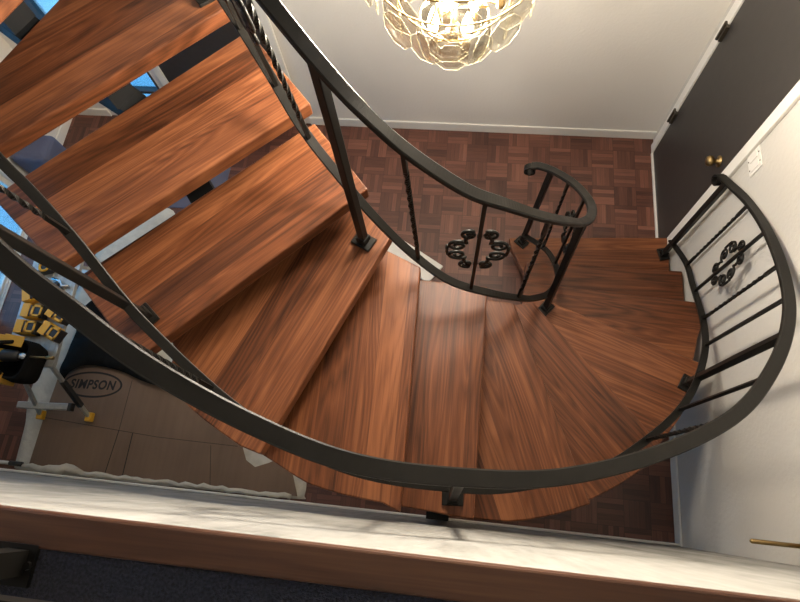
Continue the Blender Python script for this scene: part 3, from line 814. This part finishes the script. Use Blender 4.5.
# aluminium work platform
wp = thing('work_platform', 'folding aluminium work platform standing on the drop cloth loaded with tools', 'work platform', (-2.60, 0.85, 0.0), 0.05)
PZ = 0.50
b = BM(); bx(b, -0.165, 0.165, -0.30, 0.42, PZ-0.03, PZ)
for i in range(9): bx(b, -0.155+i*0.036, -0.143+i*0.036, -0.29, 0.41, PZ, PZ+0.0025)
obj('deck', b, ALU, wp, bevel=0.003)
for sx in (-1, 1):
    for y0, y1 in ((-0.27, -0.535), (0.38, 0.50)):
        b = BM(); fx = sx*0.165 + (0.012 if sx > 0 else -0.005)
        tube(b, [(sx*(0.112 if y0 < 0 else 0.14), y0, PZ-0.03), (fx, y1, 0.045)], 0.015, 4)
        lg = obj('leg', b, ALU, wp)
        b = BM(); bx(b, fx-0.022, fx+0.022, y1-0.03, y1+0.03, 0.0185, 0.06); obj('rubber_foot', b, YELLOW, lg, bevel=0.006)
        if sx == 1 and y0 < 0:
            b = BM(); p, q = Vector((0.112, -0.27, PZ-0.03)), Vector((0.177, -0.535, 0.045))
            tube(b, [p.lerp(q, 0.32), p.lerp(q, 0.78)], 0.021, 4); lb = obj('black_sleeve', b, BPLAST, lg)
for y in (-0.485, 0.49):
    b = BM(); bx(b, -0.29, 0.07, y-0.022, y+0.022, 0.10, 0.135); cbz = obj('cross_bar', b, ALU, wp, bevel=0.004)
    b = BM(); bx(b, 0.07, 0.095, y-0.026, y+0.026, 0.095, 0.14); obj('end_cap', b, BPLAST, cbz, bevel=0.004)

# batteries on the platform
def battery(x, y, rz, label):
    t = thing('tool_battery', label, 'battery', (x, y, PZ+0.003), rz, 'yellow cordless tool batteries on the platform')
    b = BM(); bx(b, -0.07, 0.045, -0.046, 0.046, 0.0, 0.06); obj('case', b, YELLOW, t, bevel=0.012)
    b = BM(); bx(b, -0.02, 0.07, -0.036, 0.036, 0.060, 0.070); obj('rail_top', b, BPLAST, t, bevel=0.003)
    b = BM(); bx(b, 0.045, 0.068, -0.040, 0.040, 0.004, 0.06); obj('black_face', b, BPLAST, t, bevel=0.004)
    b = BM()
    bx(b, 0.0, 0.066, -0.036, -0.024, 0.070, 0.076); bx(b, 0.0, 0.066, 0.024, 0.036, 0.070, 0.076); bx(b, 0.0, 0.012, -0.036, 0.036, 0.070, 0.076); bx(b, 0.056, 0.066, -0.036, 0.036, 0.070, 0.076)
    bx(b, -0.066, -0.018, -0.042, 0.042, 0.060, 0.074)
    obj('yellow_cover', b, YELLOW, t)
    return t
battery(-2.655, 1.000, 0.35, 'yellow and black battery farthest from the tool bag')
battery(-2.620, 0.885, 0.0, 'yellow and black battery in the middle of the left row')
battery(-2.628, 0.780, 0.0, 'yellow and black battery touching the tool bag at left')
battery(-2.452, 0.880, -0.40, 'yellow and black battery in the right row near the handrail')
battery(-2.462, 0.765, -0.40, 'yellow and black battery in the right row beside the tool bag')

# tape measure and clamp at the platform's far end
t = thing('tape_measure', 'black and yellow tape measure on the far end of the platform', 'tape measure', (-2.655, 1.19, PZ+0.003), 0.3)
b = BM(); bx(b, -0.045, 0.045, -0.04, 0.04, 0, 0.05); obj('case', b, BPLAST, t, bevel=0.012)
b = BM(); tube(b, [(0.03*math.cos(2*PI*i/20), 0.03*math.sin(2*PI*i/20), 0.052) for i in range(20)], 0.008, 8, True); obj('yellow_ring', b, YELLOW, t, smooth=True)
t = thing('spring_clamp', 'silver spring clamp beside the tape measure', 'clamp', (-2.55, 1.085, PZ+0.003), -0.5)
for sg in (1, -1):
    b = BM(); tube(b, [(-0.06, sg*0.012, 0.015), (-0.01, sg*0.026, 0.016), (0.03, sg*0.008, 0.016), (0.07, sg*0.032, 0.016)], 0.010, 8); obj('jaw', b, SILVER, t, smooth=True)
b = BM(); tube(b, [(0.0, 0, 0.005), (0.0, 0, 0.035)], 0.014, 10); obj('pivot', b, BPLAST, t)

# open tool bag
tb = thing('tool_bag', 'open black and yellow tool bag stuffed with tools at the near end of the platform', 'tool bag', (-2.665, 0.565, PZ+0.003), -0.08)
def shell(bm, w0, d0, w1, d1, h, mi=0):
    def ring(w_, d_, z, r=0.05, n=5):
        pts = []
        for cx, cy, a0 in ((w_-r, d_-r, 0), (-w_+r, d_-r, PI/2), (-w_+r, -d_+r, PI), (w_-r, -d_+r, 1.5*PI)):
            for i in range(n): a = a0 + i*PI/2/(n-1); pts.append((cx+r*math.cos(a), cy+r*math.sin(a), z))
        return [bm.verts.new(p) for p in pts]
    rs = [ring(w0, d0, 0), ring((w0+w1)/2+0.01, (d0+d1)/2+0.01, h*0.5), ring(w1, d1, h), ring(w1-0.015, d1-0.015, h), ring(w0-0.02, d0-0.02, 0.03)]
    rings_to_faces(bm, rs, False, True, mi)
b = BM(); shell(b, 0.19, 0.115, 0.20, 0.12, 0.17); obj('bag_body', b, BFAB, tb, smooth=True)
b = BM()
bx(b, -0.205, 0.13, 0.088, 0.128, 0.172, 0.182); bx(b, 0.02, 0.15, 0.07, 0.135, 0.182, 0.19)
bx(b, -0.19, 0.10, -0.140, -0.090, 0.172, 0.184); bx(b, 0.02, 0.10, -0.148, -0.118, 0.06, 0.172)
obj('yellow_panel', b, YFAB, tb, bevel=0.006)
for y in (0.10, -0.10):
    b = BM(); tube(b, catmull([(-0.09, y, 0.17), (-0.07, y*0.8, 0.22), (0.0, y*0.6, 0.24), (0.07, y*0.8, 0.22), (0.09, y, 0.17)], 6), 0.012, 8); obj('handle', b, BFAB, tb, smooth=True)
dr = thing('power_drill', 'black power drill with a bit poking out of the tool bag', 'drill', (-2.60, 0.575, PZ+0.155), 0.03)
b = BM(); lathe(b, [(0.001, -0.10), (0.034, -0.09), (0.037, -0.02), (0.034, 0.05), (0.026, 0.07)], (0, 0, 0), 16, 'X'); obj('motor_housing', b, BPLAST, dr, smooth=True)
b = BM(); lathe(b, [(0.001, -0.145), (0.036, -0.135), (0.041, -0.06), (0.0375, -0.03)], (0, 0, 0), 16, 'X'); obj('yellow_rear_cap', b, YELLOW, dr, smooth=True)
b = BM(); lathe(b, [(0.022, 0.07), (0.024, 0.10), (0.012, 0.125)], (0, 0, 0), 14, 'X'); obj('chuck', b, SILVER, dr, smooth=True)
b = BM(); tube(b, [(0.12, 0, 0), (0.26, 0, 0)], 0.006, 8); tube(b, [(0.24, 0, 0), (0.285, 0, 0)], 0.011, 8); obj('drill_bit', b, BRASS, dr, smooth=True)
b = BM(); tube(b, [(-0.03, 0.01, -0.02), (-0.05, 0.03, -0.11)], 0.02, 8); obj('grip', b, BPLAST, dr, smooth=True)

# pole lying along the front wall
t = thing('telescopic_pole', 'pale pole with black grips lying along the front wall', 'pole', (-3.13, -0.020, 0.0))
b = BM(); tube(b, [(-0.19, 0, 0.028), (0.27, 0, 0.034)], 0.012, 10); obj('shaft', b, LABELW, t, smooth=True)
for x0, x1 in ((0.03, 0.10), (0.27, 0.36)):
    b = BM(); tube(b, [(x0, 0, 0.031), (x1, 0, 0.034)], 0.016, 10); obj('grip', b, BPLAST, t, smooth=True)

# slate footstool by the patio door, slate mat by the front door
t = thing('footstool', 'slate blue upholstered footstool by the glass patio door', 'footstool', (-3.19, 2.16, 0.0))
b = BM(); bx(b, -0.135, 0.165, -0.11, 0.12, 0.10, 0.45); obj('cushion', b, SLATE, t, bevel=0.05, bseg=4)
for x in (-0.10, 0.12):
    for y in (-0.06, 0.07):
        b = BM(); bx(b, x-0.02, x+0.02, y-0.02, y+0.02, 0, 0.101); obj('leg', b, BPLAST, t)
b = BM(); bx(b, -2.40, -1.85, 1.96, 2.55, 0.0005, 0.010)  # flat slate grey rectangle on the floor by the front door
o = obj('floor_panel', b, SLATE, bevel=0.004); tag(o, 'flat slate grey mat in front of the charcoal front door', 'panel')

b = BM(); prism(b, [(-0.561, 1.888), (-0.641, 1.743), (-0.207, 1.475), (-0.111, 1.614)], 0.0005, 0.02)
o = obj('board_offcut', b, PAINT, bevel=0.002); tag(o, 'white board offcut lying on the parquet under the inner side of the stairs', 'board')
